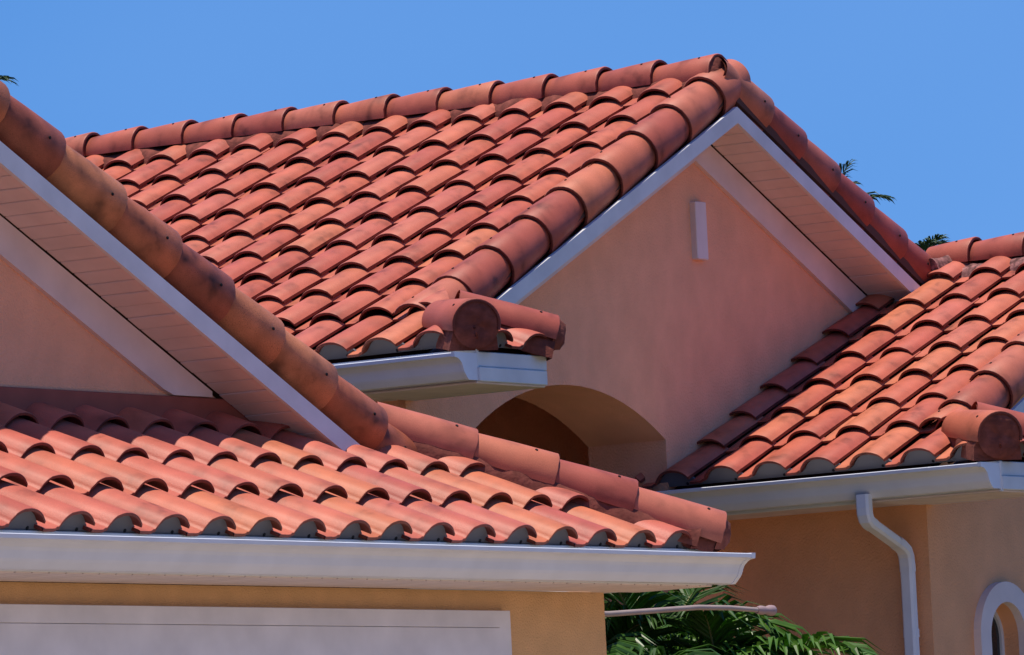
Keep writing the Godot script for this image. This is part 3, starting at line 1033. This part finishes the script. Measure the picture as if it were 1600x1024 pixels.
# arched ring around a window: half circle on straight sides
func ring(t: Tris, zc: float, yc: float, r0: float, r1: float, y_low: float, x0: float, x1: float) -> void:
	var pin := [Vector2(zc + r0, y_low)]
	var pout := [Vector2(zc + r1, y_low)]
	for i in 25:
		var a := PI * i / 24.0
		pin.append(Vector2(zc + cos(a) * r0, yc + sin(a) * r0))
		pout.append(Vector2(zc + cos(a) * r1, yc + sin(a) * r1))
	pin.append(Vector2(zc - r0, y_low))
	pout.append(Vector2(zc - r1, y_low))
	pin.reverse()
	extrude_x(t, pout + pin, x0, x1)

# ------------------------------------------------------------------ plants
func frond(t: Tris, st: Tris, base: Vector3, dir: Vector3, length: float, droop: float, leaf: float, n: int, r: RandomNumberGenerator, wid := 0.03) -> void:
	var pts := []
	var p := base
	var d := dir.normalized()
	var steps := 14
	for i in steps + 1:
		pts.append(p)
		p += d * length / steps
		d = (d + Vector3(0, -droop / steps, 0)).normalized()
	var rad := []
	for i in steps + 1:
		rad.append(lerpf(0.012, 0.003, float(i) / steps) * clampf(leaf / 0.4, 0.6, 2.0))
	tube(st, pts, rad, 5, false)
	for k in n:
		var f := lerpf(0.16, 1.0, (k + 0.5) / n)
		var fi := f * steps
		var i := mini(int(fi), steps - 1)
		var q: Vector3 = (pts[i] as Vector3).lerp(pts[i + 1], fi - i)
		var td: Vector3 = (pts[i + 1] - pts[i]).normalized()
		var side := td.cross(Vector3.UP).normalized()
		var up := side.cross(td).normalized()
		for s in [-1.0, 1.0]:
			var ll := leaf * (0.45 + 0.75 * sin(PI * clampf(f * 0.85 + 0.1, 0.0, 1.0))) * r.randf_range(0.8, 1.15)
			var ld: Vector3 = (side * s * lerpf(1.0, 0.35, f) + td * lerpf(0.35, 1.0, f) + up * r.randf_range(0.05, 0.45)).normalized()
			var wv := td.lerp(up, r.randf_range(-0.4, 0.5)).cross(ld).cross(ld).normalized() * wid * r.randf_range(0.75, 1.2)
			var a := q
			var m1 := q + ld * ll * 0.35
			var l2: Vector3 = (ld + Vector3(0, -0.45, 0)).normalized()
			var m2 := m1 + l2 * ll * 0.35
			var l3: Vector3 = (l2 + Vector3(0, -0.7, 0)).normalized()
			var tip := m2 + l3 * ll * 0.30
			var nn := wv.cross(ld).normalized()
			var fold := nn * wid * 0.25
			t.quad(a - wv * 0.25, m1 - wv * 0.5 + fold, m1, a, nn)
			t.quad(a, m1, m1 + wv * 0.5 + fold, a + wv * 0.25, nn)
			t.quad(m1 - wv * 0.5 + fold, m2 - wv * 0.42 + fold, m2, m1, nn)
			t.quad(m1, m2, m2 + wv * 0.42 + fold, m1 + wv * 0.5 + fold, nn)
			t.tri(m2 - wv * 0.42 + fold, tip, m2, nn)
			t.tri(m2, tip, m2 + wv * 0.42 + fold, nn)

func build_courtyard_palm() -> void:
	var at := Vector3(-18.3, -UPY, -27.3)
	var h := thing("palm_plant", "clumping green palm with arching fronds in the gap between garage and house wall", "palm", at + Vector3(0, UPY, 0))
	var r := RandomNumberGenerator.new()
	r.seed = 12
	var crowns := [Vector3(-18.3, 1.04, -27.1), Vector3(-18.05, 1.05, -27.3), Vector3(-18.7, 1.10, -27.5), Vector3(-17.9, 0.92, -27.3), Vector3(-18.35, 0.97, -27.8), Vector3(-18.75, 1.10, -27.1), Vector3(-18.0, 0.86, -27.0), Vector3(-17.78, 0.95, -27.5), Vector3(-18.45, 1.12, -27.35), Vector3(-18.15, 1.1, -27.5)]
	var count := 0
	for ci in crowns.size():
		var c: Vector3 = crowns[ci]
		var stems := Tris.new()
		var foot := at + Vector3((c.x - at.x) * 0.4, 0, (c.z - at.z) * 0.4)
		tube(stems, [foot, foot.lerp(c, 0.55) + Vector3(0.02, 0, 0.03), c], [0.035, 0.03, 0.02], 7)
		part("stem", stems, M.stem, h)
		for k in 9:
			var a := TAU * k * 0.381966 + ci * 1.1 + r.randf_range(-0.3, 0.3)
			var el := lerpf(1.15, 0.15, k / 8.0) + r.randf_range(-0.12, 0.12)
			var t := Tris.new()
			var s := Tris.new()
			frond(t, s, c + Vector3(cos(a) * 0.05, -0.05, sin(a) * 0.05), Vector3(cos(a) * cos(el), sin(el), sin(a) * cos(el)), r.randf_range(0.6, 0.95), r.randf_range(1.4, 2.1), 0.34, 34, r, 0.030)
			var f := part("frond", t, M.leaf if count % 3 else M.leaf2, h)
			part("rachis", s, M.stem, f)
			count += 1

func build_far_palm(label: String, crown: Vector3, size: float, seed_: int, n: int) -> void:
	var foot := Vector3(crown.x + 0.3, -UPY, crown.z + 0.2)
	var h := thing("palm_tree", label, "palm tree", foot + Vector3(0, UPY, 0), "palms behind the roofs")
	var r := RandomNumberGenerator.new()
	r.seed = seed_
	var t := Tris.new()
	tube(t, [foot, foot.lerp(crown, 0.5) + Vector3(0.15, 0, 0), crown], [0.2, 0.15, 0.12], 9)
	part("trunk", t, M.trunk, h)
	for k in n:
		var a := TAU * k * 0.381966 + r.randf_range(-0.25, 0.25)
		var el := lerpf(1.35, -0.25, float(k) / n)
		var lt := Tris.new()
		var s := Tris.new()
		frond(lt, s, crown, Vector3(cos(a) * cos(el), sin(el), sin(a) * cos(el)), size * r.randf_range(0.85, 1.1), r.randf_range(1.2, 2.0), size * 0.34, 22, r, 0.026)
		lt.join(s)
		part("frond", lt, M.far_leaf, h)

func build_pipe() -> void:
	var h := thing("wall_pipe", "pale pipe with a round end fitting sticking out from the garage side above the palm", "pipe", Vector3(-16.9, 0.0, -25.5))
	var pts := []
	for q in [[1.279, -24.47], [1.279, -25.217], [1.297, -25.592], [1.316, -25.975], [1.316, -26.25], [1.307, -26.532]]:
		pts.append(Vector3(-16.9, q[0], q[1]))
	var t := Tris.new()
	tube(t, pts, [0.014, 0.014, 0.0135, 0.013, 0.0125, 0.012], 10)
	part("tube", t, M.pvc, h)
	var f := Tris.new()
	tube(f, [Vector3(-16.9, 1.3075, -26.49), Vector3(-16.9, 1.3072, -26.52), Vector3(-16.9, 1.307, -26.54), Vector3(-16.9, 1.3068, -26.57), Vector3(-16.9, 1.3066, -26.60), Vector3(-16.9, 1.3064, -26.63), Vector3(-16.9, 1.3062, -26.65)], [0.016, 0.022, 0.022, 0.018, 0.026, 0.026, 0.014], 12)
	part("end_fitting", f, M.fitting, h)

func build_ground() -> void:
	var g := MeshInstance3D.new()
	g.name = "lawn"
	var pm := PlaneMesh.new()
	pm.size = Vector2(900, 900)
	g.mesh = pm
	g.material_override = M.grass
	g.set_meta("kind", "structure")
	g.set_meta("label", "lawn around the buildings, out of view below the roofs")
	add_child(g)
	var d := MeshInstance3D.new()
	d.name = "driveway"
	var t := Tris.new()
	bx(t, Vector3(-7.2, -UPY - 0.02, -20.6), Vector3(9.2, 0.024, 8.2))
	bx(t, Vector3(-16.3, -UPY - 0.02, -27.2), Vector3(1.9, 0.0235, 2.6))  # unseen courtyard slab, added to bounce light onto the wing wall
	d.mesh = t.mesh()
	d.position = Vector3(0, UPY, 0)
	d.material_override = M.concrete
	d.set_meta("kind", "structure")
	d.set_meta("label", "pale sandy concrete driveway in front of the garage, with a courtyard slab added for bounced light")
	add_child(d)
	var s := MeshInstance3D.new()
	s.name = "street"
	var t2 := Tris.new()
	bx(t2, Vector3(6.0, -UPY - 0.03, 0), Vector3(3.8, 0.034, 200))
	s.mesh = t2.mesh()
	s.position = Vector3(0, UPY, 0)
	s.material_override = M.asphalt
	s.set_meta("kind", "structure")
	s.set_meta("label", "asphalt street in front of the houses")
	add_child(s)

func _ready() -> void:
	rng.seed = 4711
	make_view()
	make_materials()
	build_ground()
	build_house()
	build_garage()
	build_courtyard_palm()
	build_pipe()
	build_far_palm("palm whose fronds show above the far right rake of the main gable", Vector3(-42.24, 7.93, -68.2), 0.85, 3, 22)
	build_far_palm("palm whose frond tips show at the left edge above the garage rake", Vector3(-50.88, 9.84, -62.0), 0.9, 5, 22)
	build_far_palm("palm whose frond tips just clear the low ridge of the side wing", Vector3(-41.26, 7.27, -68.8), 0.7, 9, 22)
